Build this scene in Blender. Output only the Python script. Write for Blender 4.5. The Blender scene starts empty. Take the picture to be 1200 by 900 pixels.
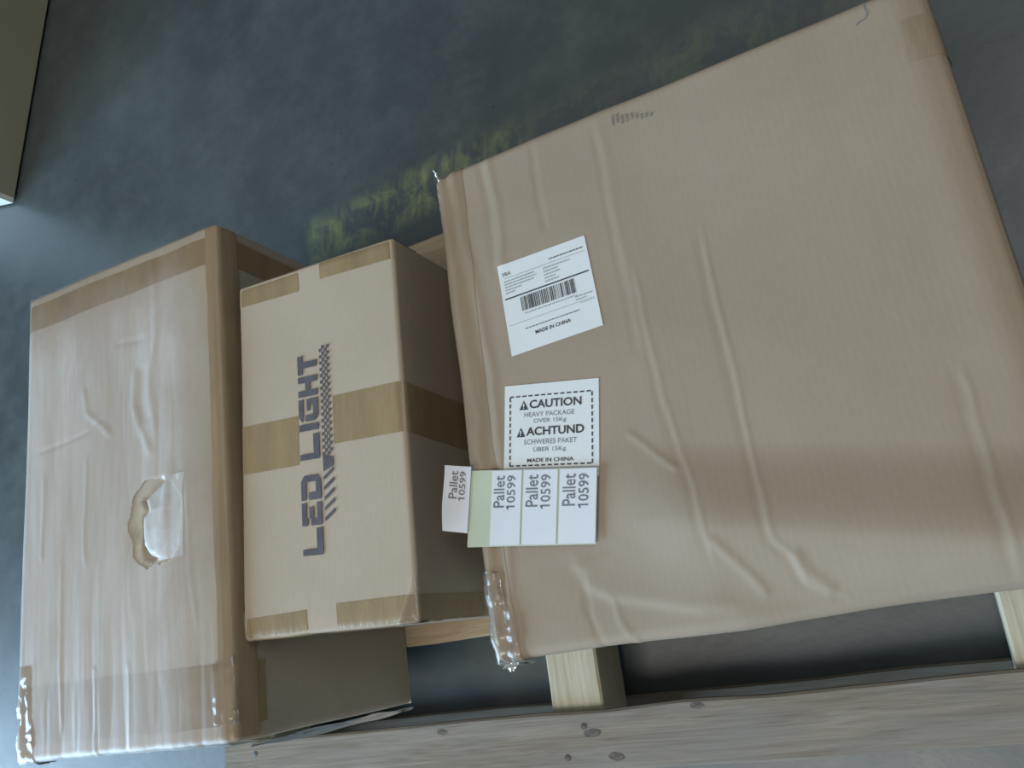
import bpy, math
import numpy as np

# ------------------------------------------------------------------ camera, world, lights, exposure
scene = bpy.context.scene
COL = scene.collection
DECK = 0.1271                      # height of the pallet deck

cam_d = bpy.data.cameras.new('camera')
cam_d.sensor_width = 36.0
cam_d.lens = 1017.77 / 1200 * 36.0
cam_d.clip_start = 0.02
cam = bpy.data.objects.new('camera', cam_d)
COL.objects.link(cam)
cam.location = (0, 0, 1.23536)
cam.rotation_mode = 'XYZ'
cam.rotation_euler = (0.2158, 0.4714, -0.0346)
scene.camera = cam

scene.view_settings.view_transform = 'Standard'
scene.view_settings.look = 'None'
scene.view_settings.gamma = 1.0
scene.view_settings.use_curve_mapping = False
scene.view_settings.exposure = 0.0

world = bpy.data.worlds.new('hall_ambient')
scene.world = world
world.use_nodes = True
bg = world.node_tree.nodes['Background']
bg.inputs[0].default_value = (0.92, 0.98, 1.0, 1)
bg.inputs[1].default_value = 0.10


def area(name, loc, target, sx, sy, power, color):
    d = bpy.data.lights.new(name, 'AREA')
    d.shape = 'RECTANGLE'
    d.size, d.size_y = sx, sy
    d.energy = power
    d.color = color
    o = bpy.data.objects.new(name, d)
    COL.objects.link(o)
    o.location = loc
    from mathutils import Vector
    v = Vector(target) - Vector(loc)
    o.rotation_euler = v.to_track_quat('-Z', 'Y').to_euler()
    return o


# daylight through the loading door, lower left of the picture
area('loading_door_daylight', (-5.2, -2.6, 1.9), (-1.0, 0.1, 0.6), 4.0, 3.2, 600, (0.50, 0.75, 1.0))
# warm roof light above the hall
area('roof_and_fill_light', (-0.7, -1.8, 4.5), (-0.5, 0.2, 0.0), 2.5, 1.4, 92, (1.0, 0.95, 0.86))
area('roof_and_fill_light', (1.3, 1.6, 4.5), (0.2, 0.6, 0.0), 2.5, 1.4, 34, (0.90, 0.97, 1.0))  # added fill lamp, none seen there; brightens the right floor and sides

# ------------------------------------------------------------------ helpers
rng = np.random.default_rng(7)
_lat = rng.random((256, 256))


def vnoise(x, y, seed=0):
    x = np.asarray(x, float) + seed * 17.31
    y = np.asarray(y, float) + seed * 9.77
    xi, yi = np.floor(x).astype(int), np.floor(y).astype(int)
    fx, fy = x - xi, y - yi
    fx, fy = fx * fx * (3 - 2 * fx), fy * fy * (3 - 2 * fy)
    g = lambda a, b: _lat[a & 255, b & 255]
    return ((g(xi, yi) * (1 - fx) + g(xi + 1, yi) * fx) * (1 - fy)
            + (g(xi, yi + 1) * (1 - fx) + g(xi + 1, yi + 1) * fx) * fy) * 2 - 1


def sstep(a, b, x):
    t = np.clip((np.asarray(x, float) - a) / (b - a), 0, 1)
    return t * t * (3 - 2 * t)


def poly_dist(u, v, pts):
    """distance to a polyline, signed by side, and position along it 0..1"""
    best = np.full(np.shape(u), 1e9)
    sign = np.ones(np.shape(u))
    along = np.zeros(np.shape(u))
    pts = np.asarray(pts, float)
    seg = np.hypot(*(pts[1:] - pts[:-1]).T)
    cum = np.concatenate([[0], np.cumsum(seg)])
    for i in range(len(pts) - 1):
        a, b = pts[i], pts[i + 1]
        d = b - a
        L2 = d @ d
        t = np.clip(((u - a[0]) * d[0] + (v - a[1]) * d[1]) / L2, 0, 1)
        px, py = u - (a[0] + t * d[0]), v - (a[1] + t * d[1])
        dist = np.hypot(px, py)
        m = dist < best
        best = np.where(m, dist, best)
        sign = np.where(m, np.sign(d[0] * py - d[1] * px), sign)
        along = np.where(m, (cum[i] + t * seg[i]) / cum[-1], along)
    return best, sign, along


def ridge(u, v, pts, amp, width, wob=0.0015, fade=0.12):
    uu = u + wob * vnoise(u * 40, v * 35, 3)
    d, s, a = poly_dist(uu, v, pts)
    f = np.minimum(sstep(0, fade, a), sstep(0, fade, 1 - a)) if fade > 0 else 1.0
    return amp * f * np.exp(-(d / width) ** 2)


def fold(u, v, pts, amp, width, reach, fade=0.15):
    """a crease: the panel sinks on one side of the line and recovers slowly"""
    uu = u + 0.002 * vnoise(u * 50, v * 50, 5)
    d, s, a = poly_dist(uu, v, pts)
    f = np.minimum(sstep(0, fade, a), sstep(0, fade, 1 - a))
    return amp * f * np.tanh(s * d / width) * np.exp(-d / reach)


def link_mesh(name, verts, faces, mat, parent=None, smooth=False):
    me = bpy.data.meshes.new(name)
    me.from_pydata([tuple(map(float, p)) for p in verts], [], [tuple(int(i) for i in f) for f in faces])
    me.update()
    if smooth:
        me.shade_smooth()
    me.materials.append(mat)
    o = bpy.data.objects.new(name, me)
    COL.objects.link(o)
    if parent is not None:
        o.parent = parent
    return o


def thing(name, label, cat, loc, rz):
    o = bpy.data.objects.new(name, None)
    o.empty_display_size = 0.05
    COL.objects.link(o)
    o.location = loc
    o.rotation_euler = (0, 0, rz)
    o['label'] = label
    o['category'] = cat
    return o


def grid_faces(nu, nv, base=0):
    i, j = np.meshgrid(np.arange(nu - 1), np.arange(nv - 1), indexing='ij')
    a = base + i * nv + j
    return np.stack([a, a + nv, a + nv + 1, a + 1], -1).reshape(-1, 4)


# ------------------------------------------------------------------ materials
def new_mat(name):
    m = bpy.data.materials.new(name)
    m.use_nodes = True
    nt = m.node_tree
    return m, nt, nt.nodes['Principled BSDF']


def node(nt, typ, **kw):
    n = nt.nodes.new(typ)
    for k, v in kw.items():
        setattr(n, k, v)
    return n


def coords(nt, scale=(1, 1, 1), rot=(0, 0, 0)):
    tc = node(nt, 'ShaderNodeTexCoord')
    mp = node(nt, 'ShaderNodeMapping')
    mp.inputs['Scale'].default_value = scale
    mp.inputs['Rotation'].default_value = rot
    nt.links.new(tc.outputs['Object'], mp.inputs[0])
    return mp.outputs[0]


def noise(nt, vec, scale, detail=4, rough=0.6, dist=0.0):
    n = node(nt, 'ShaderNodeTexNoise')
    n.inputs['Scale'].default_value = scale
    n.inputs['Detail'].default_value = detail
    n.inputs['Roughness'].default_value = rough
    n.inputs['Distortion'].default_value = dist
    nt.links.new(vec, n.inputs['Vector'])
    return n.outputs['Fac']


def ramp(nt, fac, stops):
    r = node(nt, 'ShaderNodeValToRGB')
    els = r.color_ramp.elements
    while len(els) < len(stops):
        els.new(0.5)
    for e, (p, c) in zip(els, stops):
        e.position = p
        e.color = (*c, 1) if len(c) == 3 else c
    nt.links.new(fac, r.inputs[0])
    return r.outputs[0]


def mix(nt, fac, a, b, typ='MIX'):
    m = node(nt, 'ShaderNodeMix', data_type='RGBA', blend_type=typ)
    if isinstance(fac, float):
        m.inputs[0].default_value = fac
    else:
        nt.links.new(fac, m.inputs[0])
    for s, v in ((6, a), (7, b)):
        if isinstance(v, tuple):
            m.inputs[s].default_value = (*v, 1)
        else:
            nt.links.new(v, m.inputs[s])
    return m.outputs[2]


def math_n(nt, op, a, b=None):
    m = node(nt, 'ShaderNodeMath', operation=op)
    for i, v in enumerate((a, b)):
        if v is None:
            continue
        if isinstance(v, (int, float)):
            m.inputs[i].default_value = v
        else:
            nt.links.new(v, m.inputs[i])
    return m.outputs[0]


def bump(nt, bsdf, h, strength, dist):
    b = node(nt, 'ShaderNodeBump')
    b.inputs['Strength'].default_value = strength
    b.inputs['Distance'].default_value = dist
    nt.links.new(h, b.inputs['Height'])
    nt.links.new(b.outputs[0], bsdf.inputs['Normal'])


def cardboard(name, c_dark, c_light, flute_rot=0.0, rough=0.72, spec=0.25):
    m, nt, b = new_mat(name)
    v = coords(nt)
    big = noise(nt, v, 5.5, 3, 0.55, 0.4)
    col = ramp(nt, big, [(0.3, c_dark), (0.7, c_light)])
    fib = noise(nt, coords(nt, (90, 14, 60)), 6, 3, 0.7)
    col = mix(nt, 0.05, col, ramp(nt, fib, [(0.35, tuple(x * 0.55 for x in c_dark)), (0.65, tuple(min(1, x * 1.35) for x in c_light))]))
    nt.links.new(col, b.inputs['Base Color'])
    b.inputs['Roughness'].default_value = rough
    b.inputs['Specular IOR Level'].default_value = spec
    w = node(nt, 'ShaderNodeTexWave', wave_type='BANDS', bands_direction='X')
    w.inputs['Scale'].default_value = 42
    w.inputs['Distortion'].default_value = 0.6
    nt.links.new(coords(nt, rot=(0, 0, flute_rot)), w.inputs['Vector'])
    hgt = math_n(nt, 'ADD', math_n(nt, 'MULTIPLY', w.outputs['Fac'], 0.12), noise(nt, v, 38, 4, 0.6))
    bump(nt, b, hgt, 0.12, 0.0018)
    return m


def plain(name, c, rough=0.5, spec=0.4, vary=0.08, scale=30):
    m, nt, b = new_mat(name)
    n = noise(nt, coords(nt), scale, 3)
    nt.links.new(ramp(nt, n, [(0.3, tuple(x * (1 - vary) for x in c)), (0.7, tuple(min(1, x * (1 + vary)) for x in c))]), b.inputs['Base Color'])
    b.inputs['Roughness'].default_value = rough
    b.inputs['Specular IOR Level'].default_value = spec
    return m


def tape_mat(name, c, rough=0.33):
    m, nt, b = new_mat(name)
    n = noise(nt, coords(nt, (30, 6, 30)), 1.0, 4, 0.6)
    nt.links.new(ramp(nt, n, [(0.3, tuple(x * 0.86 for x in c)), (0.7, tuple(x * 1.12 for x in c))]), b.inputs['Base Color'])
    b.inputs['Roughness'].default_value = rough
    b.inputs['Specular IOR Level'].default_value = 0.35
    bump(nt, b, noise(nt, coords(nt, (60, 14, 40)), 1.6, 3), 0.25, 0.003)
    return m


def film_mat(name, haze, rough, gloss, fade=None):
    """clear plastic: mostly see-through, a little milky, with highlights on its wrinkles"""
    m, nt, b = new_mat(name)
    nt.nodes.remove(b)
    out = nt.nodes['Material Output']
    tr = node(nt, 'ShaderNodeBsdfTransparent')
    df = node(nt, 'ShaderNodeBsdfDiffuse')
    df.inputs[0].default_value = (0.86, 0.84, 0.81, 1)
    gl = node(nt, 'ShaderNodeBsdfGlossy')
    gl.inputs['Roughness'].default_value = rough
    gl.inputs[0].default_value = (0.95, 0.96, 0.98, 1)
    fr = node(nt, 'ShaderNodeFresnel')
    fr.inputs['IOR'].default_value = 1.45
    bp = node(nt, 'ShaderNodeBump')
    bp.inputs['Strength'].default_value = 0.22
    bp.inputs['Distance'].default_value = 0.003
    nt.links.new(noise(nt, coords(nt, (60, 7, 30)), 1.3, 4, 0.6, 0.5), bp.inputs['Height'])
    nt.links.new(bp.outputs[0], gl.inputs['Normal'])
    milk = ramp(nt, noise(nt, coords(nt, (13, 3.0, 12)), 1.0, 4, 0.6, 0.6), [(0.3, (haze * 0.7,) * 3), (0.7, (haze * 1.25,) * 3)])
    if fade:       # fewer layers of film towards the far and right edges
        tc = node(nt, 'ShaderNodeTexCoord')
        sp = node(nt, 'ShaderNodeSeparateXYZ')
        nt.links.new(tc.outputs['Object'], sp.inputs[0])
        for k_, (a_, b_) in enumerate(fade):
            mr = node(nt, 'ShaderNodeMapRange', interpolation_type='SMOOTHSTEP')
            nt.links.new(math_n(nt, 'ADD', sp.outputs[k_], math_n(nt, 'MULTIPLY', noise(nt, coords(nt, (12, 12, 12)), 1.5, 3), 0.06)), mr.inputs[0])
            for q_, v_ in enumerate((a_, b_, 1.0, 0.12)):
                mr.inputs[1 + q_].default_value = v_
            milk = math_n(nt, 'MULTIPLY', milk, mr.outputs[0])
    m1 = node(nt, 'ShaderNodeMixShader')
    nt.links.new(milk, m1.inputs[0])
    nt.links.new(tr.outputs[0], m1.inputs[1])
    nt.links.new(df.outputs[0], m1.inputs[2])
    mx = node(nt, 'ShaderNodeMixShader')
    nt.links.new(math_n(nt, 'MULTIPLY', fr.outputs[0], gloss), mx.inputs[0])
    nt.links.new(m1.outputs[0], mx.inputs[1])
    nt.links.new(gl.outputs[0], mx.inputs[2])
    nt.links.new(mx.outputs[0], out.inputs[0])
    return m


def wood(name, c1, c2, c3, stain=0.0):
    m, nt, b = new_mat(name)
    v = coords(nt, (1.2, 22, 22))
    grain = noise(nt, v, 4.0, 5, 0.65, 1.2)
    col = ramp(nt, grain, [(0.28, c1), (0.5, c2), (0.72, c3)])
    fine = noise(nt, coords(nt, (5, 160, 160)), 3.0, 2)
    col = mix(nt, 0.18, col, ramp(nt, fine, [(0.3, tuple(x * 0.4 for x in c1)), (0.6, c3)]))
    if stain:
        st = noise(nt, coords(nt, (3, 9, 9)), 2.4, 4, 0.6)
        f = math_n(nt, 'MULTIPLY', ramp(nt, st, [(0.45, (0, 0, 0)), (0.7, (1, 1, 1))]), stain)
        col = mix(nt, f, col, (0.21, 0.20, 0.19))
    nt.links.new(col, b.inputs['Base Color'])
    b.inputs['Roughness'].default_value = 0.8
    b.inputs['Specular IOR Level'].default_value = 0.2
    bump(nt, b, grain, 0.3, 0.002)
    return m


def floor_mat():
    m, nt, b = new_mat('sealed_concrete')
    v = coords(nt)
    n1 = noise(nt, v, 1.5, 6, 0.62, 0.3)
    col = ramp(nt, n1, [(0.28, (0.040, 0.050, 0.053)), (0.5, (0.056, 0.070, 0.074)), (0.72, (0.083, 0.100, 0.100))])
    n2 = noise(nt, v, 9, 5, 0.7)
    col = mix(nt, ramp(nt, n2, [(0.45, (0, 0, 0)), (0.8, (0.45, 0.45, 0.45))]), col, (0.115, 0.13, 0.122))
    n3 = noise(nt, v, 70, 2, 0.5)
    col = mix(nt, ramp(nt, n3, [(0.70, (0, 0, 0)), (0.76, (0.7, 0.7, 0.7))]), col, (0.035, 0.04, 0.042))
    # worn yellow floor marking: distance to its centre line, broken up by scuffing
    mp = node(nt, 'ShaderNodeMapping', vector_type='TEXTURE')
    mp.inputs['Location'].default_value = (-1.06, 0.655, 0)
    mp.inputs['Rotation'].default_value = (0, 0, 0.205)
    tc = node(nt, 'ShaderNodeTexCoord')
    nt.links.new(tc.outputs['Object'], mp.inputs[0])
    sp = node(nt, 'ShaderNodeSeparateXYZ')
    nt.links.new(mp.outputs[0], sp.inputs[0])
    dy = math_n(nt, 'ABSOLUTE', sp.outputs[1])
    wear = noise(nt, coords(nt, (1, 1, 1), (0, 0, 0.9)), 13, 5, 0.7, 0.8)
    wear2 = noise(nt, coords(nt, (40, 9, 1), (0, 0, 0.6)), 1.0, 4, 0.7, 0.5)
    wr = math_n(nt, 'ADD', math_n(nt, 'MULTIPLY', wear, 0.75), math_n(nt, 'MULTIPLY', wear2, 0.5))
    edge = ramp(nt, dy, [(0.030, (1, 1, 1)), (0.062, (0, 0, 0))])
    lim = ramp(nt, sp.outputs[0], [(0.0, (0, 0, 0)), (0.03, (1, 1, 1)), (0.36, (1, 1, 1)), (0.5, (0.25, 0.25, 0.25))])
    f = math_n(nt, 'MULTIPLY', ramp(nt, wr, [(0.56, (0, 0, 0)), (0.76, (0.75, 0.75, 0.75))]), math_n(nt, 'MULTIPLY', edge, lim))
    col = mix(nt, f, col, (0.25, 0.285, 0.11))
    nt.links.new(col, b.inputs['Base Color'])
    rr = ramp(nt, n2, [(0.3, (0.34, 0.34, 0.34)), (0.7, (0.48, 0.48, 0.48))])
    nt.links.new(rr, b.inputs['Roughness'])
    b.inputs['Specular IOR Level'].default_value = 0.9
    bump(nt, b, noise(nt, v, 45, 5, 0.65), 0.12, 0.003)
    return m


M = {}
M['floor'] = floor_mat()
M['card_a'] = cardboard('worn_grey_cardboard', (0.39, 0.335, 0.265), (0.45, 0.395, 0.32))
M['card_b'] = cardboard('clean_tan_cardboard', (0.405, 0.335, 0.255), (0.445, 0.372, 0.288), rough=0.66)
M['card_c'] = cardboard('brown_cardboard', (0.315, 0.255, 0.192), (0.352, 0.288, 0.220))
M['tape_brown'] = tape_mat('brown_packing_tape', (0.290, 0.215, 0.120))
M['tape_pale'] = tape_mat('pale_packing_tape', (0.33, 0.255, 0.165))
M['tape_c'] = tape_mat('crumpled_brown_tape', (0.300, 0.235, 0.165), 0.42)
M['film'] = film_mat('clear_stretch_film', 0.36, 0.32, 0.8, ((0.27, 0.39), (0.52, 0.66)))
M['film_shiny'] = film_mat('shiny_clear_tape', 0.06, 0.14, 1.0)
M['film_loose'] = film_mat('loose_crumpled_film', 0.22, 0.2, 1.0)
M['white'] = plain('white_label_paper', (0.72, 0.76, 0.77), 0.35, 0.5, 0.02)
M['white2'] = plain('white_sticker_paper', (0.70, 0.73, 0.78), 0.3, 0.5, 0.02)
M['backing'] = plain('pale_green_backing_paper', (0.52, 0.57, 0.44), 0.25, 0.5, 0.04)
M['ink'] = plain('black_ink', (0.055, 0.06, 0.07), 0.6, 0.3, 0.2)
M['ink_grey'] = plain('faint_grey_ink', (0.36, 0.39, 0.41), 0.6, 0.3, 0.1)
M['ink_mid'] = plain('grey_ink', (0.17, 0.19, 0.21), 0.6, 0.3, 0.15)
M['ink_blue'] = plain('dark_blue_grey_print', (0.098, 0.094, 0.108), 0.6, 0.3, 0.2, 60)
M['liner'] = plain('bare_tan_liner', (0.40, 0.345, 0.26), 0.85, 0.15, 0.15, 60)
M['torn'] = plain('torn_pale_paper', (0.52, 0.51, 0.49), 0.5, 0.3, 0.08, 80)
M['smudge'] = plain('grey_scuff', (0.215, 0.195, 0.17), 0.8, 0.2, 0.2, 200)
M['knot'] = plain('dark_knot_wood', (0.12, 0.105, 0.09), 0.8, 0.2, 0.45, 220)
M['wood_fresh'] = wood('fresh_pine', (0.36, 0.27, 0.165), (0.46, 0.37, 0.25), (0.52, 0.43, 0.31))
M['wood_worn'] = wood('dirty_weathered_pine', (0.145, 0.120, 0.088), (0.225, 0.192, 0.148), (0.30, 0.262, 0.212), 0.55)
M['wood_pale'] = wood('pale_pine', (0.45, 0.40, 0.285), (0.53, 0.48, 0.36), (0.59, 0.54, 0.42))
M['nail'] = plain('dark_nail_steel', (0.06, 0.055, 0.05), 0.5, 0.5, 0.3)
M['cream'] = plain('shaded_cream_lacquer', (0.31, 0.30, 0.215), 0.45, 0.4, 0.05, 5)  # cream darkened for the side turned from the door: shade in the colour
M['cream_daylit'] = plain('daylit_front_lacquer', (0.72, 0.72, 0.70), 0.4, 0.4, 0.03, 5)  # lighter copy for the front: daylight put into the colour
M['contact_shadow_plinth'] = plain('black_contact_shadow', (0.02, 0.02, 0.02), 0.6, 0.3, 0.2)  # black strip standing in for the contact shadow at the floor

# ------------------------------------------------------------------ the setting
fl = link_mesh('floor', [(-9, -9, 0), (9, -9, 0), (9, 9, 0), (-9, 9, 0)], [(0, 1, 2, 3)], M['floor'])
fl['kind'] = 'structure'

# ------------------------------------------------------------------ pallet
PYAW = 0.11085
pallet = thing('pallet', 'rough wooden pallet lying on the floor under the three brown cartons', 'pallet', (0, 0, 0), PYAW)


def board(name, x0, x1, y0, y1, z0, z1, mat, seed, long_x=True, parent=pallet):
    """a sawn board with eased, slightly uneven edges; its own axes at its centre"""
    cx, cy, cz = (x0 + x1) / 2, (y0 + y1) / 2, (z0 + z1) / 2
    L, W, T = ((x1 - x0), (y1 - y0), (z1 - z0)) if long_x else ((y1 - y0), (x1 - x0), (z1 - z0))
    e = 0.003
    prof = [(-W / 2 + e, -T / 2), (W / 2 - e, -T / 2), (W / 2, -T / 2 + e), (W / 2, T / 2 - e), (W / 2 - e, T / 2), (W / 6, T / 2), (-W / 6, T / 2), (-W / 2 + e, T / 2), (-W / 2, T / 2 - e), (-W / 2, -T / 2 + e)]
    n = max(4, int(L / 0.05))
    vs, fs = [], []
    k = len(prof)
    for i in range(n + 1):
        x = -L / 2 + L * i / n
        for q, (y, z) in enumerate(prof):
            jy = 0.0022 * float(vnoise(x * 9, q // 5 * 3.1, seed))
            jz = 0.0003 * float(vnoise(x * 14, y * 40, seed + 1))
            vs.append((x, y + jy, z + jz))
    for i in range(n):
        for q in range(k):
            a, b = i * k + q, i * k + (q + 1) % k
            fs.append((a, b, b + k, a + k))
    fs.append(tuple(range(k)))
    fs.append(tuple(reversed(range(n * k, n * k + k))))
    fs[-2], fs[-1] = tuple(reversed(fs[-2])), tuple(reversed(fs[-1]))
    o = link_mesh(name, vs, fs, mat, parent)
    o.location = (cx, cy, cz)
    if not long_x:
        o.rotation_euler = (0, 0, math.pi / 2)
    return o


PX0, PX1 = -1.108, 0.112
BT = 0.019
STR = [(-1.0973, -1.0205), (-0.5363, -0.4595), (0.0247, 0.1015)]
DECKS = [(-0.1794, -0.1047, 'wood_worn'), (0.005, 0.080, 'wood_fresh'), (0.187, 0.262, 'wood_fresh'), (0.369, 0.444, 'wood_fresh'), (0.552, 0.6273, 'wood_fresh')]
for i, (a, b) in enumerate(STR):
    board('stringer', a, b, -0.1760, 0.6240, 0.018, DECK - BT - 0.0008, M['wood_pale'], 20 + i, False)
for i, (a, b) in enumerate(((-0.1760, -0.100), (0.187, 0.262), (0.552, 0.624))):
    board('bottom_board', PX0, PX1, a, b, 0.0012, 0.0172, M['wood_worn'], 40 + i)

nail_me = None
for i, (a, b, mt) in enumerate(DECKS):
    bd = board('deck_board', PX0, PX1, a, b, DECK - BT, DECK - 0.0014, M[mt], 60 + i)
    for (sa, sb) in STR:
        for fx, fy in ((0.3, 0.25), (0.68, 0.74)):
            if nail_me is None:
                vs = [(0, 0, 0.0012)] + [(0.0042 * math.cos(t), 0.0042 * math.sin(t), 0.0008) for t in np.linspace(0, 2 * math.pi, 10, endpoint=False)] \
                    + [(0.0046 * math.cos(t), 0.0046 * math.sin(t), -0.002) for t in np.linspace(0, 2 * math.pi, 10, endpoint=False)]
                fs = [(0, 1 + k, 1 + (k + 1) % 10) for k in range(10)] + [(1 + k, 11 + k, 11 + (k + 1) % 10, 1 + (k + 1) % 10) for k in range(10)]
                nl = link_mesh('nail', vs, fs, M['nail'], bd)
                nail_me = nl.data
            else:
                nl = bpy.data.objects.new('nail', nail_me)
                COL.objects.link(nl)
                nl.parent = bd
            x = sa + (sb - sa) * fx
            y = a + (b - a) * fy
            nl.location = (x - (PX0 + PX1) / 2, y - (a + b) / 2, BT / 2 - 0.0006)
    if i == 0:     # knots of the weathered front board
        for kx, ky, kr in ((-1.045, -0.152, 0.008), (-0.474, -0.133, 0.007), (-0.445, -0.163, 0.0065), (-0.33, -0.111, 0.005), (-0.70, -0.116, 0.005)):
            t = np.linspace(0, 2 * math.pi, 18, endpoint=False)
            rr = kr * (1 + 0.16 * np.sin(t * 2 + kx * 50) + 0.05 * np.sin(t * 5 + ky * 90))
            vs = [(0, 0, 0.0002)] + [(1.5 * r_ * math.cos(q), 0.8 * r_ * math.sin(q), 0.0) for r_, q in zip(rr, t)]
            fs = [(0, 1 + k, 1 + (k + 1) % 18) for k in range(18)]
            kn = link_mesh('knot', vs, fs, M['knot'], bd)
            kn.location = (kx - (PX0 + PX1) / 2, ky - (a + b) / 2, BT / 2 + 0.0001)


# ------------------------------------------------------------------ cartons
class Carton:
    def __init__(self, name, label, x, y, yaw, w, d, h, r, mat, step, top):
        self.w, self.d, self.h, self.r, self.top = w, d, h, r, top
        self.root = thing(name, label, 'carton', (x, y, DECK), yaw)
        fine = lambda L: np.unique(np.round(np.concatenate([np.linspace(0, 2.2 * r, 8), np.linspace(2.2 * r, L - 2.2 * r, int(L / step)), np.linspace(L - 2.2 * r, L, 8)]), 6))
        us, vs = fine(w), fine(d)
        zs = np.unique(np.round(np.concatenate([np.linspace(0, h - 2.2 * r, 14), np.linspace(h - 2.2 * r, h, 8)]), 6))
        ws, ds, hs = us[-1], vs[-1], zs[-1]
        P, F, base = [], [], 0

        def add(A, B, fn, flip):
            nonlocal base
            a, b = np.meshgrid(A, B, indexing='ij')
            P.append(np.stack(fn(a, b), -1).reshape(-1, 3))
            f = grid_faces(len(A), len(B), base)
            F.append(f[:, ::-1] if flip else f)
            base += len(A) * len(B)
        o = np.zeros_like
        add(us, vs, lambda a, b: (a, b, o(a) + hs), False)
        add(us, zs, lambda a, b: (a, o(a), b), False)
        add(us, zs, lambda a, b: (a, o(a) + ds, b), True)
        add(vs, zs, lambda a, b: (o(a), a, b), True)
        add(vs, zs, lambda a, b: (o(a) + ws, a, b), False)
        P = np.concatenate(P)
        F = np.concatenate(F)
        uq, inv = np.unique(np.round(P, 6), axis=0, return_inverse=True)
        F = inv.reshape(-1)[F]
        V = self.round(uq, 0.0)
        faces = [tuple(f) for f in F]
        n = len(V)
        V = np.concatenate([V, np.array([[0, 0, 0.0], [w, 0, 0], [w, d, 0], [0, d, 0]])])
        faces.append((n + 3, n + 2, n + 1, n))
        self.body = link_mesh('body', V, faces, mat, self.root, smooth=True)

    def round(self, p, off):
        r = self.r
        inner = np.stack([np.clip(p[..., 0], r, self.w - r), np.clip(p[..., 1], r, self.d - r), np.minimum(p[..., 2], self.h - r)], -1)
        dv = p - inner
        n = dv / np.maximum(np.linalg.norm(dv, axis=-1, keepdims=True), 1e-9)
        m = sstep(self.h - 0.03, self.h, p[..., 2])
        D = m * self.top(p[..., 0], p[..., 1])
        D = D + 0.0010 * vnoise(p[..., 0] * 7 + p[..., 2] * 5, p[..., 1] * 7 - p[..., 2] * 6, 11) * sstep(0, 0.05, p[..., 2])
        return inner + n * (r + D + off)[..., None]

    def at(self, u, v, off):
        """point above the unfolded top: past an edge the sheet runs down the side"""
        u, v = np.broadcast_arrays(np.asarray(u, float), np.asarray(v, float))
        z = self.h - np.maximum(u - self.w, 0) - np.maximum(-u, 0) - np.maximum(v - self.d, 0) - np.maximum(-v, 0)
        p = np.stack([np.clip(u, 0, self.w), np.clip(v, 0, self.d), z], -1)
        return self.round(p, np.broadcast_to(off, u.shape).astype(float))

    def strip(self, name, quad, mat, off=0.0006, step=0.004, wob=0.0, offn=None, parent=None, seed=0, cut=None):
        """sheet stuck on the carton; quad = corners (u,v) bl, br, tr, tl of the unfolded top"""
        bl, br, tr, tl = map(np.asarray, quad)
        nu = max(2, int(np.linalg.norm(br - bl) / step))
        nv = max(2, int(np.linalg.norm(tl - bl) / step))
        s, t = np.meshgrid(np.linspace(0, 1, nu), np.linspace(0, 1, nv), indexing='ij')
        uv = [(bl[i] * (1 - s) + br[i] * s) * (1 - t) + (tl[i] * (1 - s) + tr[i] * s) * t for i in (0, 1)]
        if wob:
            uv[1] = uv[1] + wob * vnoise(uv[0] * 25, t * 2, seed)
            uv[0] = uv[0] + wob * vnoise(uv[1] * 25, s * 2, seed + 1)
        o = off + (offn(uv[0], uv[1]) if offn else 0)
        V = self.at(uv[0], uv[1], o).reshape(-1, 3)
        F = grid_faces(nu, nv)
        if cut is not None:
            hit = cut(uv[0], uv[1]).reshape(-1)
            F = F[~hit[F].any(1)]
            used, inv = np.unique(F, return_inverse=True)
            V, F = V[used], inv.reshape(F.shape)
        return link_mesh(name, V, F, mat, parent or self.root, smooth=True)

    def printed(self, name, verts, faces, fmap, mat, parent, off=0.0011):
        """flat print: 2D shape mapped onto the sheet"""
        v = np.asarray(verts, float)
        u_, v_ = fmap(v[:, 0], v[:, 1])
        return link_mesh(name, self.at(u_, v_, off), faces, mat, parent)


def bilinear(bl, br, tr, tl):
    bl, br, tr, tl = map(np.asarray, (bl, br, tr, tl))
    return lambda s, t: tuple((bl[i] * (1 - s) + br[i] * s) * (1 - t) + (tl[i] * (1 - s) + tr[i] * s) * t for i in (0, 1))


class Ink:
    """collects flat polygons"""
    def __init__(self):
        self.v, self.f = [], []

    def poly(self, pts):
        n = len(self.v)
        self.v += [tuple(p) for p in pts]
        self.f.append(tuple(range(n, n + len(pts))))
        return self

    def rect(self, x0, y0, x1, y1):
        nx = max(1, int(abs(x1 - x0) / 0.2)) if abs(x1 - x0) <= 2 else 1
        for i in range(nx):
            a, b = x0 + (x1 - x0) * i / nx, x0 + (x1 - x0) * (i + 1) / nx
            self.poly([(a, y0), (b, y0), (b, y1), (a, y1)])
        return self

    def text(self, body, x0, y0, x1, y1, bold=0.0, turn=False):
        """lettering fitted to a box; turned, it reads upwards"""
        vs, fs = glyphs(body, bold)
        lo, hi = vs.min(0), vs.max(0)
        q = (vs - lo) / (hi - lo)
        if turn:
            q = np.stack([1 - q[:, 1], q[:, 0]], -1)
        n = len(self.v)
        self.v += [(x0 + (x1 - x0) * a, y0 + (y1 - y0) * b) for a, b in q]
        self.f += [tuple(i + n for i in f) for f in fs]
        if body.startswith('1'):      # the flag of the figure one
            fl_ = [(-0.075, 0.72), (0.01, 0.84), (0.04, 1.0), (0.0, 1.0), (-0.075, 0.86)]
            fl_ = [(1 - b, a) for a, b in fl_] if turn else fl_
            self.poly([(x0 + (x1 - x0) * a, y0 + (y1 - y0) * b) for a, b in fl_])
        return self


_gl = {}


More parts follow.
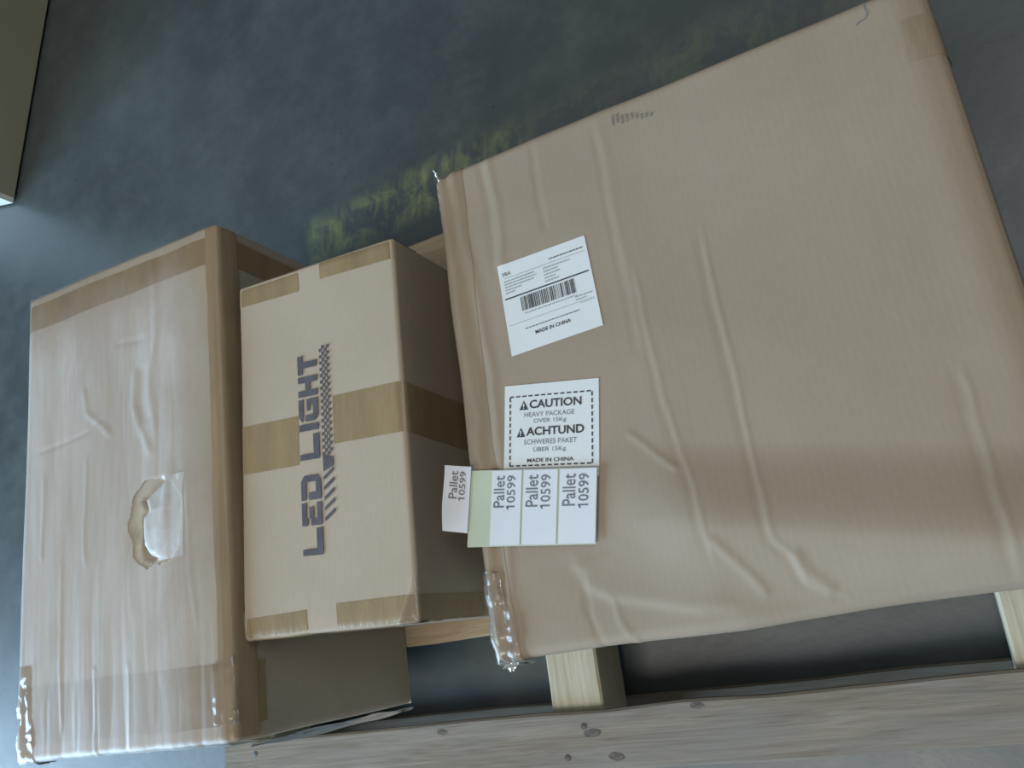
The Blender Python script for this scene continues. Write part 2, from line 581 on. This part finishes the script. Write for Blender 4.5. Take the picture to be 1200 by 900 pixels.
def glyphs(body, bold):
    key = (body, bold)
    if key not in _gl:
        cu = bpy.data.curves.new('lettering_source', 'FONT')
        cu.body = body
        cu.size = 1.0
        cu.offset = bold
        cu.resolution_u = 3
        o = bpy.data.objects.new('lettering_source', cu)
        COL.objects.link(o)
        dg = bpy.context.evaluated_depsgraph_get()
        me = bpy.data.meshes.new_from_object(o.evaluated_get(dg))
        vs = np.array([v.co[:2] for v in me.vertices])
        fs = [tuple(p.vertices) for p in me.polygons]
        bpy.data.objects.remove(o)
        bpy.data.curves.remove(cu)
        bpy.data.meshes.remove(me)
        _gl[key] = (vs, fs)
    return _gl[key]


# ---- worn tall carton, left
AW, AD, AH = 0.3693, 0.6347, 0.3443
TEAR = [(-0.0954, 0.3160), (-0.1239, 0.2982), (-0.1314, 0.2942), (-0.1242, 0.279), (-0.1333, 0.2731), (-0.1339, 0.2363), (-0.1253, 0.2225), (-0.1109, 0.2182)]
TEAR = [(a + AW, b) for a, b in TEAR]


def top_a(u, v):
    T = 0.0016 * vnoise(u * 6, v * 4, 21) + 0.0008 * vnoise(u * 30, v * 4, 22)
    R = lambda pts, a, w, **k: ridge(u, v, [(x + AW, y) for x, y in pts], a * 0.55, w * 0.9, **k)
    T = T + R([(-0.114, 0.625), (-0.112, 0.51), (-0.125, 0.44), (-0.113, 0.36)], 0.0022, 0.006)
    T = T + R([(-0.149, 0.475), (-0.152, 0.42), (-0.142, 0.390), (-0.120, 0.345)], 0.0030, 0.006)
    T = T - R([(-0.135, 0.475), (-0.138, 0.42), (-0.128, 0.390)], 0.0022, 0.008)
    T = T + R([(-0.247, 0.47), (-0.242, 0.43), (-0.205, 0.40), (-0.190, 0.385)], 0.0025, 0.005)
    T = T + R([(-0.240, 0.38), (-0.243, 0.28), (-0.240, 0.22)], 0.0022, 0.004)
    T = T + R([(-0.325, 0.37), (-0.323, 0.24)], 0.0016, 0.004)
    T = T + R([(-0.285, 0.25), (-0.286, 0.14), (-0.285, 0.02)], 0.0018, 0.003)
    T = T + R([(-0.225, 0.10), (-0.224, 0.0)], 0.0012, 0.003, fade=0.0)
    T = T + R([(-0.165, 0.10), (-0.165, 0.0)], 0.0010, 0.003, fade=0.0)
    T = T + R([(-0.062, 0.30), (-0.060, 0.20), (-0.05, 0.12)], 0.0012, 0.003)
    T = T - R([(-0.345, 0.395), (-0.24, 0.405), (-0.21, 0.42)], 0.0016, 0.004)
    T = T + R([(-0.265, 0.60), (-0.263, 0.50)], 0.0011, 0.003)
    T = T - R([(-0.19, 0.515), (-0.13, 0.507)], 0.0014, 0.005)
    # the tear: hollow on its left, lifted skin on its right
    T = T - 0.0035 * np.exp(-(((u - (AW - 0.148)) / 0.016) ** 2 + ((v - 0.255) / 0.032) ** 2))
    T = T - ridge(u, v, [(a - 0.003, b) for a, b in TEAR], 0.0065, 0.004, fade=0.05)
    T = T + 0.0030 * np.exp(-(((u - (AW - 0.100)) / 0.020) ** 2 + ((v - 0.265) / 0.040) ** 2))
    T = T - 0.004 * np.exp(-((AW - u) / 0.012) ** 2) * (0.6 + 0.4 * vnoise(v * 8, u * 0, 31))
    return T


A = Carton('worn_carton', 'tallest scuffed carton at the left, torn skin and clear film over its top', -0.7332 - AW * math.cos(0.1099), -0.1554 - AW * math.sin(0.1099), 0.1099, AW, AD, AH, 0.008, M['card_a'], 0.0026, top_a)
A.strip('packing_tape', [(-0.10, 0.582), (AW + 0.16, 0.578), (AW + 0.16, 0.616), (-0.10, 0.620)], M['tape_brown'], wob=0.0012)
A.strip('packing_tape', [(-0.10, 0.020), (AW + 0.05, 0.018), (AW + 0.05, 0.086), (-0.10, 0.092)], M['tape_brown'], wob=0.0012, seed=3)
A.strip('edge_tape', [(AW - 0.022, 0.005), (AW + 0.035, 0.005), (AW + 0.035, 0.63), (AW - 0.020, 0.63)], M['tape_pale'], 0.0010, wob=0.0015, seed=5)
rt, ra = np.meshgrid(np.linspace(0.02, 1, 8), np.linspace(0, 2 * math.pi, 40), indexing='ij')
link_mesh('bare_liner', A.at(AW - 0.143 + 0.019 * rt * np.cos(ra), 0.257 + 0.039 * rt * np.sin(ra) * (1 + 0.08 * np.sin(3 * ra)), 0.0006).reshape(-1, 3), grid_faces(8, 40), M['liner'], A.root, smooth=True)


def torn_skin():
    ys = np.linspace(0.215, 0.317, 46)
    tl = np.array(sorted([(b, a) for a, b in TEAR]))
    left = np.interp(ys, tl[:, 0], tl[:, 1]) + 0.0016 * vnoise(ys * 260, ys * 0, 6)
    right = AW - 0.068 - 0.004 * vnoise(ys * 30, ys * 0, 7)
    s = np.linspace(0, 1, 18)
    S, L = np.meshgrid(s, left, indexing='xy')
    Rr = np.broadcast_to(right[:, None], S.shape)
    U = L * (1 - S) + Rr * S
    V = np.broadcast_to(ys[:, None], S.shape)
    lift = 0.0007 + 0.0075 * (1 - S) ** 2 * np.sin(np.clip((V - 0.215) / 0.102, 0, 1) * math.pi) + 0.0030 * np.abs(vnoise(U * 85, V * 9, 9)) * np.sin(np.clip(S, 0, 1) * math.pi)
    P = A.at(U, V, lift).reshape(-1, 3)
    return link_mesh('torn_skin', P, grid_faces(len(ys), len(s))[:, ::-1], M['torn'], A.root, smooth=True)


torn_skin()


def film_wrinkle(u, v):
    return 0.0015 * np.abs(vnoise(u * 34, v * 4, 41)) + 0.0004 * np.abs(vnoise(u * 110, v * 14, 42))


A.strip('clear_film', [(-0.05, -0.05), (AW - 0.012, -0.05), (AW - 0.010, AD - 0.003), (-0.05, AD - 0.003)], M['film'], 0.0016, 0.002, offn=film_wrinkle,
        cut=lambda u, v: ((u - (AW - 0.117)) / 0.047) ** 2 + ((v - 0.264) / 0.053) ** 2 + 0.22 * vnoise(u * 70, v * 50, 14) < 1.0)


def crinkle(u, v):
    return 0.0030 * np.abs(vnoise(u * 90, v * 26, 51)) + 0.0016 * np.abs(vnoise(u * 60, v * 200, 52))


A.strip('clear_tape', [(-0.045, -0.03), (0.030, -0.03), (0.030, 0.115), (-0.045, 0.115)], M['film_shiny'], 0.0020, 0.003, wob=0.004, offn=crinkle)
A.strip('clear_tape', [(AW - 0.032, 0.02), (AW + 0.002, 0.02), (AW + 0.002, 0.095), (AW - 0.028, 0.090)], M['film_shiny'], 0.0020, 0.003, wob=0.004, offn=crinkle)

def film_tuft(root, name, base, tip, width, seed, mat):
    """a crumpled loose end of film from base to tip"""
    base, tip = np.asarray(base, float), np.asarray(tip, float)
    d = tip - base
    side = np.cross(d, (0, 0, 1.0))
    if np.linalg.norm(side) < 1e-4:
        side = np.array((1.0, 0, 0))
    side /= np.linalg.norm(side)
    upv = np.cross(side, d)
    upv /= np.linalg.norm(upv)
    n, k_ = 26, 7
    t, w_ = np.meshgrid(np.linspace(0, 1, n), np.linspace(-1, 1, k_), indexing='ij')
    prof = width * (0.35 + 0.65 * np.sin(np.clip(t, 0.02, 0.98) * math.pi)) * (1 + 0.4 * vnoise(t * 6, w_, seed))
    P = base + t[..., None] * d + (w_ * prof)[..., None] * side + (0.35 * width * vnoise(t * 9, w_ * 2.5, seed + 1))[..., None] * upv
    return link_mesh(name, P.reshape(-1, 3), grid_faces(n, k_), mat, root, smooth=True)


film_tuft(A.root, 'loose_film', (AW + 0.003, -0.006, AH - 0.02), (AW + 0.004, -0.007, 0.004), 0.006, 91, M['film_loose'])

# ---- carton with the printed logo, middle
BW, BD, BH = 0.2363, 0.4320, 0.3288


def top_b(u, v):
    return 0.0010 * vnoise(u * 5, v * 4, 61) - 0.0015 * np.exp(-((v) / 0.012) ** 2) * np.abs(vnoise(u * 14, v * 0, 63))


B = Carton('logo_carton', 'clean tan carton printed LED LIGHT between the worn carton and the largest one', -0.7413, -0.0489, 0.0772, BW, BD, BH, 0.0045, M['card_b'], 0.004, top_b)
for q in ([(-0.05, 0.406), (0.0965, 0.402), (0.0965, BD + 0.05), (-0.05, BD + 0.05)],
          [(0.1295, 0.409), (BW + 0.001, 0.406), (BW + 0.001, BD + 0.05), (0.1295, BD + 0.05)],
          [(-0.06, 0.193), (0.0880, 0.189), (0.0885, 0.247), (-0.06, 0.252)],
          [(0.1395, 0.205), (BW + 0.14, 0.197), (BW + 0.14, 0.255), (0.1405, 0.261)],
          [(-0.001, -0.05), (0.0915, -0.05), (0.0915, 0.026), (-0.001, 0.0235)],
          [(0.1325, -0.05), (BW + 0.14, -0.05), (BW + 0.14, 0.028), (0.1325, 0.029)]):
    B.strip('packing_tape', q, M['tape_brown'], 0.0005, 0.006)
B.strip('clear_tape', [(BW - 0.035, -0.02), (BW + 0.001, -0.02), (BW + 0.001, 0.045), (BW - 0.006, 0.045)], M['film_shiny'], 0.0012, 0.003, wob=0.003, offn=lambda u, v: 0.5 * crinkle(u, v))
B.strip('clear_tape', [(0.001, -0.012), (0.010, -0.012), (0.006, 0.030), (0.001, 0.030)], M['film_shiny'], 0.0012, 0.003, wob=0.003, offn=lambda u, v: 0.5 * crinkle(u, v))

LX = 0.2340 / 10.1
LY = 0.0285
lmap = lambda x, y: (0.1190 + 0.00005 * x - LY * y, 0.0835 + LX * x + 0.0012 * y)
T_ = 0.30
letters = Ink()


def L_(x0, x1):
    letters.poly([(x0, 0), (x0 + T_, 0), (x0 + T_, 1), (x0, 1)])
    letters.poly([(x0 + T_, 0), (x1, 0), (x1, 0.30), (x0 + T_, 0.30)])


L_(0.0, 1.3)
# E
letters.rect(1.43, 0.0, 1.78, 0.55).rect(1.78, 0.0, 2.55, 0.24).rect(1.78, 0.40, 2.35, 0.62).rect(1.43, 0.70, 1.78, 1.0).rect(1.78, 0.76, 2.55, 1.0)
# D
letters.rect(2.68, 0.0, 3.05, 0.62).poly([(3.05, 0), (3.62, 0), (3.90, 0.16), (3.90, 0.26), (3.05, 0.26)])
letters.rect(3.58, 0.26, 3.90, 0.74).poly([(2.68, 0.74), (3.90, 0.74), (3.90, 0.84), (3.62, 1.0), (2.68, 1.0)])
L_(4.68, 5.97)
letters.rect(6.15, 0, 6.50, 1.0)
# G
letters.poly([(6.64, 0.16), (6.90, 0), (7.80, 0), (7.80, 0.26), (6.64, 0.26)]).rect(6.64, 0.26, 6.97, 0.66).poly([(6.64, 0.76), (7.80, 0.76), (7.80, 1.0), (6.90, 1.0), (6.64, 0.86)])
letters.rect(7.48, 0.26, 7.80, 0.58).rect(7.18, 0.40, 7.48, 0.58)
# H
letters.rect(7.93, 0, 8.26, 1.0).rect(8.66, 0, 8.99, 1.0).rect(8.26, 0.37, 8.66, 0.63)
# T
letters.rect(9.10, 0.74, 10.12, 1.0).rect(9.44, 0, 9.78, 0.74)
B.printed('logo_lettering', letters.v, letters.f, lmap, M['ink_blue'], B.root, 0.0013)
chk = Ink()
cw = (10.45 - 4.78) / 34
for i in range(34):
    for j in range(4):
        if (i + j) % 2 == 0:
            x0 = 4.78 + i * cw
            sk = 0.0
            y0 = -0.15 - 0.125 * (j + 1)
            chk.poly([(x0 - sk, y0), (x0 - sk + cw, y0), (x0 - sk + cw, y0 + 0.125), (x0 - sk, y0 + 0.125)])
chk.poly([(3.98, -0.15), (4.86, -0.15), (4.62, -0.65), (4.2, -0.65)])
for i in range(5):
    x0 = 1.55 + i * 0.50
    chk.poly([(x0, -0.15), (x0 + 0.19, -0.15), (x0 + 0.62, -0.65), (x0 + 0.43, -0.65)])
B.printed('logo_chequers', chk.v, chk.f, lmap, M['ink_blue'], B.root, 0.0013)

# ---- largest carton with the labels, right
CW, CD, CH = 0.5477, 0.5549, 0.3000


def top_c(u, v):
    quiet = 1 - 0.8 * sstep(0.05, 0.07, u) * (1 - sstep(0.175, 0.20, u)) * sstep(0.09, 0.11, v) * (1 - sstep(0.42, 0.45, v))
    T = (0.0016 * vnoise(u * 4, v * 3, 71) + 0.0005 * vnoise(u * 26, v * 3, 72)) * quiet
    R = lambda pts, a, w, **k: ridge(u, v, pts, a, w, **k)
    Fd = lambda pts, a, w, r, **k: fold(u, v, pts, a, w, r, **k)
    k1 = [(0.203, 0.55), (0.2071, 0.5021), (0.2045, 0.4352), (0.2062, 0.3626), (0.2072, 0.26)]
    k1b = [(0.2201, 0.3763), (0.2206, 0.3126), (0.2248, 0.2213), (0.2311, 0.1633), (0.2385, 0.1302), (0.2411, 0.08), (0.2456, 0.045)]
    k2 = [(0.2962, 0.40), (0.2942, 0.3016), (0.2965, 0.2351), (0.296, 0.1487), (0.298, 0.0983), (0.3006, 0.0693), (0.3129, 0.0543), (0.3195, 0.0288), (0.3511, 0.0117), (0.40, 0.008)]
    k3 = [(0.4806, 0.19), (0.4806, 0.1157), (0.4795, 0.0718), (0.4795, 0.0)]
    T = T - R(k1, 0.0006, 0.004) + R([(a + 0.008, b) for a, b in k1], 0.0004, 0.005)
    T = T + R(k1b, 0.0006, 0.0024) - R([(a - 0.0055, b) for a, b in k1b], 0.0005, 0.0045)
    T = T + R(k2, 0.0007, 0.0024) - R([(a - 0.0055, b) for a, b in k2], 0.0006, 0.0045)
    T = T + R(k3, 0.0006, 0.0026) - R([(a - 0.007, b) for a, b in k3], 0.0005, 0.005)
    T = T + R([(0.3129, 0.060), (0.322, 0.035), (0.34, 0.017)], 0.0016, 0.006)
    T = T + R([(0.18, 0.20), (0.1922, 0.1858), (0.2277, 0.1465)], 0.0010, 0.003)
    T = T + R([(0.2411, 0.085), (0.2747, 0.0389), (0.285, 0.02)], 0.0012, 0.0045)
    k5 = [(0.1025, 0.0964), (0.1023, 0.0796), (0.111, 0.0567), (0.1345, 0.0426), (0.1723, 0.0322), (0.2224, 0.0188), (0.26, 0.016)]
    T = T + Fd(k5, 0.0016, 0.004, 0.035)
    T = T - R([(0.1108, 0.0707), (0.1095, 0.0333), (0.1184, 0.0)], 0.0008, 0.0035, fade=0.0)
    T = T + R([(0.1367, 0.0406), (0.1423, 0.0192), (0.152, 0.0)], 0.0008, 0.0035, fade=0.0)
    # crushed left edge
    g1 = [(0.026, 0.56), (0.0276, 0.5427), (0.0318, 0.4679), (0.0377, 0.3947), (0.0398, 0.3298), (0.0429, 0.2943), (0.040, 0.21), (0.030, 0.08), (0.024, 0.0)]
    g2 = [(0.010, 0.56), (0.013, 0.45), (0.0131, 0.3043), (0.0194, 0.2528), (0.015, 0.1961), (0.010, 0.10), (0.008, 0.0)]
    T = T + R(g1, 0.0018, 0.0060, fade=0.0) - R([(a - 0.010, b) for a, b in g1], 0.0018, 0.006, fade=0.0)
    T = T + R(g2, 0.0016, 0.0045, fade=0.0)
    T = T - R([(0.0628, 0.56), (0.0686, 0.4946), (0.0625, 0.3991)], 0.0012, 0.005)
    T = T + R([(0.074, 0.56), (0.080, 0.49), (0.074, 0.3991)], 0.0012, 0.005)
    T = T - R([(0.1299, 0.55), (0.1316, 0.4322)], 0.0008, 0.004)
    T = T + 0.0014 * np.exp(-((u) / 0.03) ** 2) * vnoise(u * 40, v * 11, 75)
    # shadow band shaped as a bulge; soft shoulders at front and right edge
    vb = 0.195 - 0.24 * (u - 0.16)
    on = sstep(0.12, 0.26, u)
    T = T + 0.018 * on * (1 - sstep(-0.085, 0.0, v - vb))
    T = T - 0.018 * on * (1 - sstep(-0.15, -0.075, v - vb)) * 0.6
    T = T - 0.012 * sstep(0.15, 0.5, u) * np.exp(-(v / 0.022) ** 2)
    T = T - 0.006 * np.exp(-((CW - u) / 0.020) ** 2)
    return T


C = Carton('labelled_carton', 'largest brown carton with white labels and stickers at its left edge', -0.4340, -0.0717, 0.1257, CW, CD, CH, 0.010, M['card_c'], 0.0026, top_c)
C.strip('edge_tape', [(-0.06, -0.03), (0.028, -0.03), (0.040, CD + 0.02), (-0.06, CD + 0.02)], M['tape_c'], 0.0004, 0.003, wob=0.003)
C.strip('packing_tape', [(0.515, 0.472), (CW + 0.05, 0.470), (CW + 0.05, 0.517), (0.516, 0.516)], M['tape_c'], 0.0006, 0.005, wob=0.001)
C.strip('clear_tape', [(-0.05, -0.02), (0.030, -0.025), (0.022, 0.085), (-0.05, 0.10)], M['film_shiny'], 0.0018, 0.003, wob=0.005, offn=lambda u, v: 1.3 * crinkle(u, v))

film_tuft(C.root, 'loose_film', (0.010, 0.002, CH - 0.008), (0.012, -0.012, CH - 0.012), 0.007, 95, M['film_loose'])
film_tuft(C.root, 'loose_film', (0.009, CD - 0.010, CH - 0.002), (0.008, CD + 0.004, CH + 0.008), 0.0010, 98, M['film_loose'])
film_tuft(C.root, 'loose_film', (0.005, CD - 0.05, CH - 0.004), (0.006, CD - 0.004, CH - 0.003), 0.0018, 99, M['film_loose'])

# shipping label
q = [(0.0694, 0.3085), (0.1768, 0.3128), (0.1744, 0.4159), (0.0682, 0.4148)]
lab = C.strip('shipping_label', q, M['white'], 0.0007, 0.004)
lab['label'] = 'white shipping label with a barcode'
f = bilinear(*q)
k = Ink().rect(0.03, 0.605, 0.97, 0.62)
C.printed('rule', k.v, k.f, f, M['ink'], lab)
for k in (Ink().rect(0.06, 0.835, 0.97, 0.841), Ink().rect(0.03, 0.318, 0.97, 0.323)):
    C.printed('rule', k.v, k.f, f, M['ink_grey'], lab)
k = Ink()
x = 0.20
seq = rng.integers(1, 4, 120)
i = 0
while x < 0.80:
    b_ = 0.0042 * seq[i] * 1.0
    k.rect(x, 0.43, min(x + b_, 0.81), 0.585)
    x += b_ + 0.0042 * seq[i + 1] * 0.9
    i += 2
C.printed('barcode', k.v, k.f, f, M['ink'], lab)
k = Ink().text('MADE IN CHINA', 0.30, 0.145, 0.69, 0.185, 0.02)
C.printed('lettering', k.v, k.f, f, M['ink'], lab)
k = Ink().text('FBA', 0.045, 0.865, 0.14, 0.905, 0.02)
C.printed('lettering', k.v, k.f, f, M['ink_mid'], lab)


def greek(k, x0, y0, x1, y1, lines, frac):
    """lines of print too small to read: rows of short dashes"""
    for r_ in range(lines):
        yb = y1 - (y1 - y0) * (r_ + 0.75) / lines
        hh = (y1 - y0) / lines * 0.45
        xx = x0
        xe = x0 + (x1 - x0) * frac[r_ % len(frac)]
        while xx < xe:
            wd = 0.012 + 0.03 * rng.random()
            k.poly([(xx, yb), (min(xx + wd, xe), yb), (min(xx + wd, xe), yb + hh), (xx, yb + hh)])
            xx += wd + 0.008


for mt, a in (('ink_grey', (0.05, 0.66, 0.42, 0.82, 5, [0.95, 1.0, 0.9, 0.5, 0.3])), ('ink_grey', (0.50, 0.64, 0.80, 0.82, 5, [1.0, 0.55, 0.6, 0.4, 0.5])),
              ('ink_grey', (0.22, 0.385, 0.80, 0.415, 1, [1.0])), ('ink_grey', (0.78, 0.335, 0.97, 0.40, 2, [1.0, 0.6])),
              ('ink_mid', (0.58, 0.865, 0.96, 0.90, 1, [1.0])), ('ink_mid', (0.20, 0.225, 0.80, 0.25, 1, [1.0])), ('ink_mid', (0.82, 0.30, 0.97, 0.312, 1, [1.0]))):
    k = Ink()
    greek(k, *a)
    C.printed('small_print', k.v, k.f, f, M[mt], lab)

# caution label
q = [(0.0405, 0.1800), (0.1450, 0.1610), (0.1621, 0.2593), (0.0561, 0.2781)]
lab = C.strip('caution_label', q, M['white'], 0.0007, 0.004)
lab['label'] = 'white caution label with a dashed border'
f = bilinear(*q)
k = Ink()
for i in range(13):
    x0 = 0.06 + i * 0.068
    k.poly([(x0, 0.865), (x0 + 0.045, 0.865), (x0 + 0.045, 0.88), (x0, 0.88)])
    k.poly([(x0, 0.125), (x0 + 0.045, 0.125), (x0 + 0.045, 0.14), (x0, 0.14)])
for i in range(11):
    y0 = 0.13 + i * 0.069
    k.poly([(0.055, y0), (0.070, y0), (0.070, y0 + 0.045), (0.055, y0 + 0.045)])
    k.poly([(0.925, y0), (0.940, y0), (0.940, y0 + 0.045), (0.925, y0 + 0.045)])
C.printed('dashed_border', k.v, k.f, f, M['ink'], lab)
for a in (('CAUTION', 0.275, 0.735, 0.825, 0.825, 0.022), ('ACHTUND', 0.24, 0.445, 0.85, 0.535, 0.022), ('MADE IN CHINA', 0.25, 0.165, 0.74, 0.205, 0.018)):
    k = Ink().text(*a)
    C.printed('lettering', k.v, k.f, f, M['ink'], lab)
for a in (('HEAVY PACKAGE', 0.22, 0.645, 0.75, 0.695), ('OVER 15Kg', 0.32, 0.565, 0.665, 0.622), ('SCHWERES PAKET', 0.215, 0.352, 0.775, 0.405), ('\u00dcBER 15Kg', 0.315, 0.262, 0.66, 0.328)):
    k = Ink().text(*a)
    C.printed('lettering', k.v, k.f, f, M['ink_mid'], lab)
for (x0, x1, y0, y1) in ((0.165, 0.262, 0.725, 0.825), (0.135, 0.228, 0.435, 0.535)):
    xm = (x0 + x1) / 2
    k = Ink().poly([(x0, y0), (x1, y0), (xm, y1)])
    tri = C.printed('warning_triangle', k.v, k.f, f, M['ink'], lab)
    k = Ink().rect(xm - 0.007, y0 + 0.032, xm + 0.007, y0 + 0.066).rect(xm - 0.006, y0 + 0.014, xm + 0.006, y0 + 0.024)
    C.printed('exclamation_mark', k.v, k.f, f, M['white'], lab, 0.0015)


# sheet of pallet stickers, its free left end reaching past the carton's edge
def raised(name, quad, dz, mat, off, parent, n=14, curl=None):
    fm = bilinear(*quad)
    s, t = np.meshgrid(np.linspace(0, 1, n), np.linspace(0, 1, n), indexing='ij')
    u, v = fm(s, t)
    P = np.stack([u, v, CH + 0.0030 + off + dz(s, t)], -1)
    return link_mesh(name, P.reshape(-1, 3), grid_faces(n, n), mat, parent, smooth=True)


qs = [(-0.0115, 0.1176), (0.1309, 0.0956), (0.1464, 0.1693), (0.0040, 0.1963)]
sheet = raised('sticker_sheet', qs, lambda s, t: 0.0015 + 0 * s, M['backing'], 0.0015, C.root, 40)
sheet['label'] = 'pale green backing sheet carrying three white stickers'
fs_ = bilinear(*qs)
for s0, s1 in ((0.185, 0.425), (0.440, 0.705), (0.722, 0.995)):
    qq = [fs_(s0, 0.015), fs_(s1, 0.015), fs_(s1, 0.99), fs_(s0, 0.99)]
    st = raised('sticker', qq, lambda s, t: 0.0015 + 0 * s, M['white2'], 0.0021, sheet)
    k = Ink().text('Pallet', 0.08, 0.50, 0.44, 0.93, 0.008, True).text('10599', 0.52, 0.50, 0.80, 0.93, 0.008, True)
    # print sits as a sibling of the sticker on the sheet
    fq = bilinear(*qq)
    vv = np.asarray(k.v)
    u_, v_ = fq(vv[:, 0], vv[:, 1])
    P = np.stack([u_, v_, u_ * 0 + CH + 0.0030 + 0.0024 + 0.0015], -1)
    link_mesh('sticker_lettering', P, k.f, M['ink_mid'], sheet)

# peeling sticker at the sheet's free end: hinged on its right edge, curling up to the left
qp = [(-0.0330, 0.1385), (-0.0085, 0.1318), (0.0065, 0.2000), (-0.0200, 0.2065)]
lift = lambda s, t: 0.0030 + 0.010 * (1 - s) ** 1.6 + 0.003 * (t - 0.5) * (1 - s) + 0.002 * np.sin(t * 5) * (1 - s)
peel = raised('peeling_sticker', qp, lift, M['white2'], 0.0015, C.root)
peel['label'] = 'white sticker peeling off past the carton edge'
k = Ink().text('Pallet', 0.20, 0.50, 0.50, 0.92, 0.008, True).text('10599', 0.56, 0.50, 0.80, 0.92, 0.008, True)
vv = np.asarray(k.v)
u_, v_ = bilinear(*qp)(vv[:, 0], vv[:, 1])
P = np.stack([u_, v_, CH + 0.0030 + 0.0015 + lift(vv[:, 0], vv[:, 1]) + 0.0005], -1)
link_mesh('sticker_lettering', P, k.f, M['ink_mid'], peel)

# scuffs and a pencil mark at the far edge of the top
k = Ink()
for i in range(9):
    x0 = 0.228 + 0.0052 * i
    y0 = 0.527 - 0.001 * i + 0.003 * rng.random()
    hh = 0.010 * (1 - i / 11) + 0.002
    k.poly([(x0, y0), (x0 + 0.0022, y0), (x0 + 0.0026, y0 + hh), (x0 + 0.0004, y0 + hh)])
C.printed('ink_smudge', k.v, k.f, lambda a, b: (a, b), M['smudge'], C.root, 0.0007)
k = Ink()
pts = [(0.4925, 0.5510), (0.4915, 0.5440), (0.4925, 0.5380), (0.4890, 0.5330), (0.4830, 0.5320), (0.4800, 0.5300)]
for a, b in zip(pts[:-1], pts[1:]):
    dx, dy = b[0] - a[0], b[1] - a[1]
    l_ = math.hypot(dx, dy)
    nx, ny = -dy / l_ * 0.0006, dx / l_ * 0.0006
    k.poly([(a[0] - nx, a[1] - ny), (b[0] - nx, b[1] - ny), (b[0] + nx, b[1] + ny), (a[0] + nx, a[1] + ny)])
C.printed('pencil_mark', k.v, k.f, lambda a, b: (a, b), M['ink_mid'], C.root, 0.0007)

# ------------------------------------------------------------------ cream box standing on the floor, top left
bx = thing('cream_cabinet', 'pale cream upright cabinet on the floor, cut by the top left corner', 'cabinet', (-1.9814, 0.9833, 0), -0.097)


def bevel_box(name, x0, x1, y0, y1, z0, z1, e, mat, parent):
    vs = []
    for z, q in ((z0, e), (z0 + e, 0), (z1 - e, 0), (z1, e)):
        vs += [(x0 + q, y0 + q, z), (x1 - q, y0 + q, z), (x1 - q, y1 - q, z), (x0 + q, y1 - q, z)]
    fs = [(3, 2, 1, 0), (12, 13, 14, 15)]
    for r_ in range(3):
        for c_ in range(4):
            a, b = r_ * 4 + c_, r_ * 4 + (c_ + 1) % 4
            fs.append((a, b, b + 4, a + 4))
    return link_mesh(name, vs, fs, mat, parent)


bevel_box('contact_shadow_plinth', -0.49, -0.010, 0.010, 0.79, 0.0, 0.005, 0.001, M['contact_shadow_plinth'], bx)
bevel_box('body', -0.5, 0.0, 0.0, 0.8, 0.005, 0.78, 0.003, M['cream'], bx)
bevel_box('daylit_front_panel', -0.5, -0.0005, -0.014, -0.0005, 0.006, 0.775, 0.002, M['cream_daylit'], bx)  # panel added to carry the daylit tone of the front
bevel_box('top_panel', -0.51, 0.01, -0.02, 0.81, 0.78, 0.80, 0.003, M['cream'], bx)
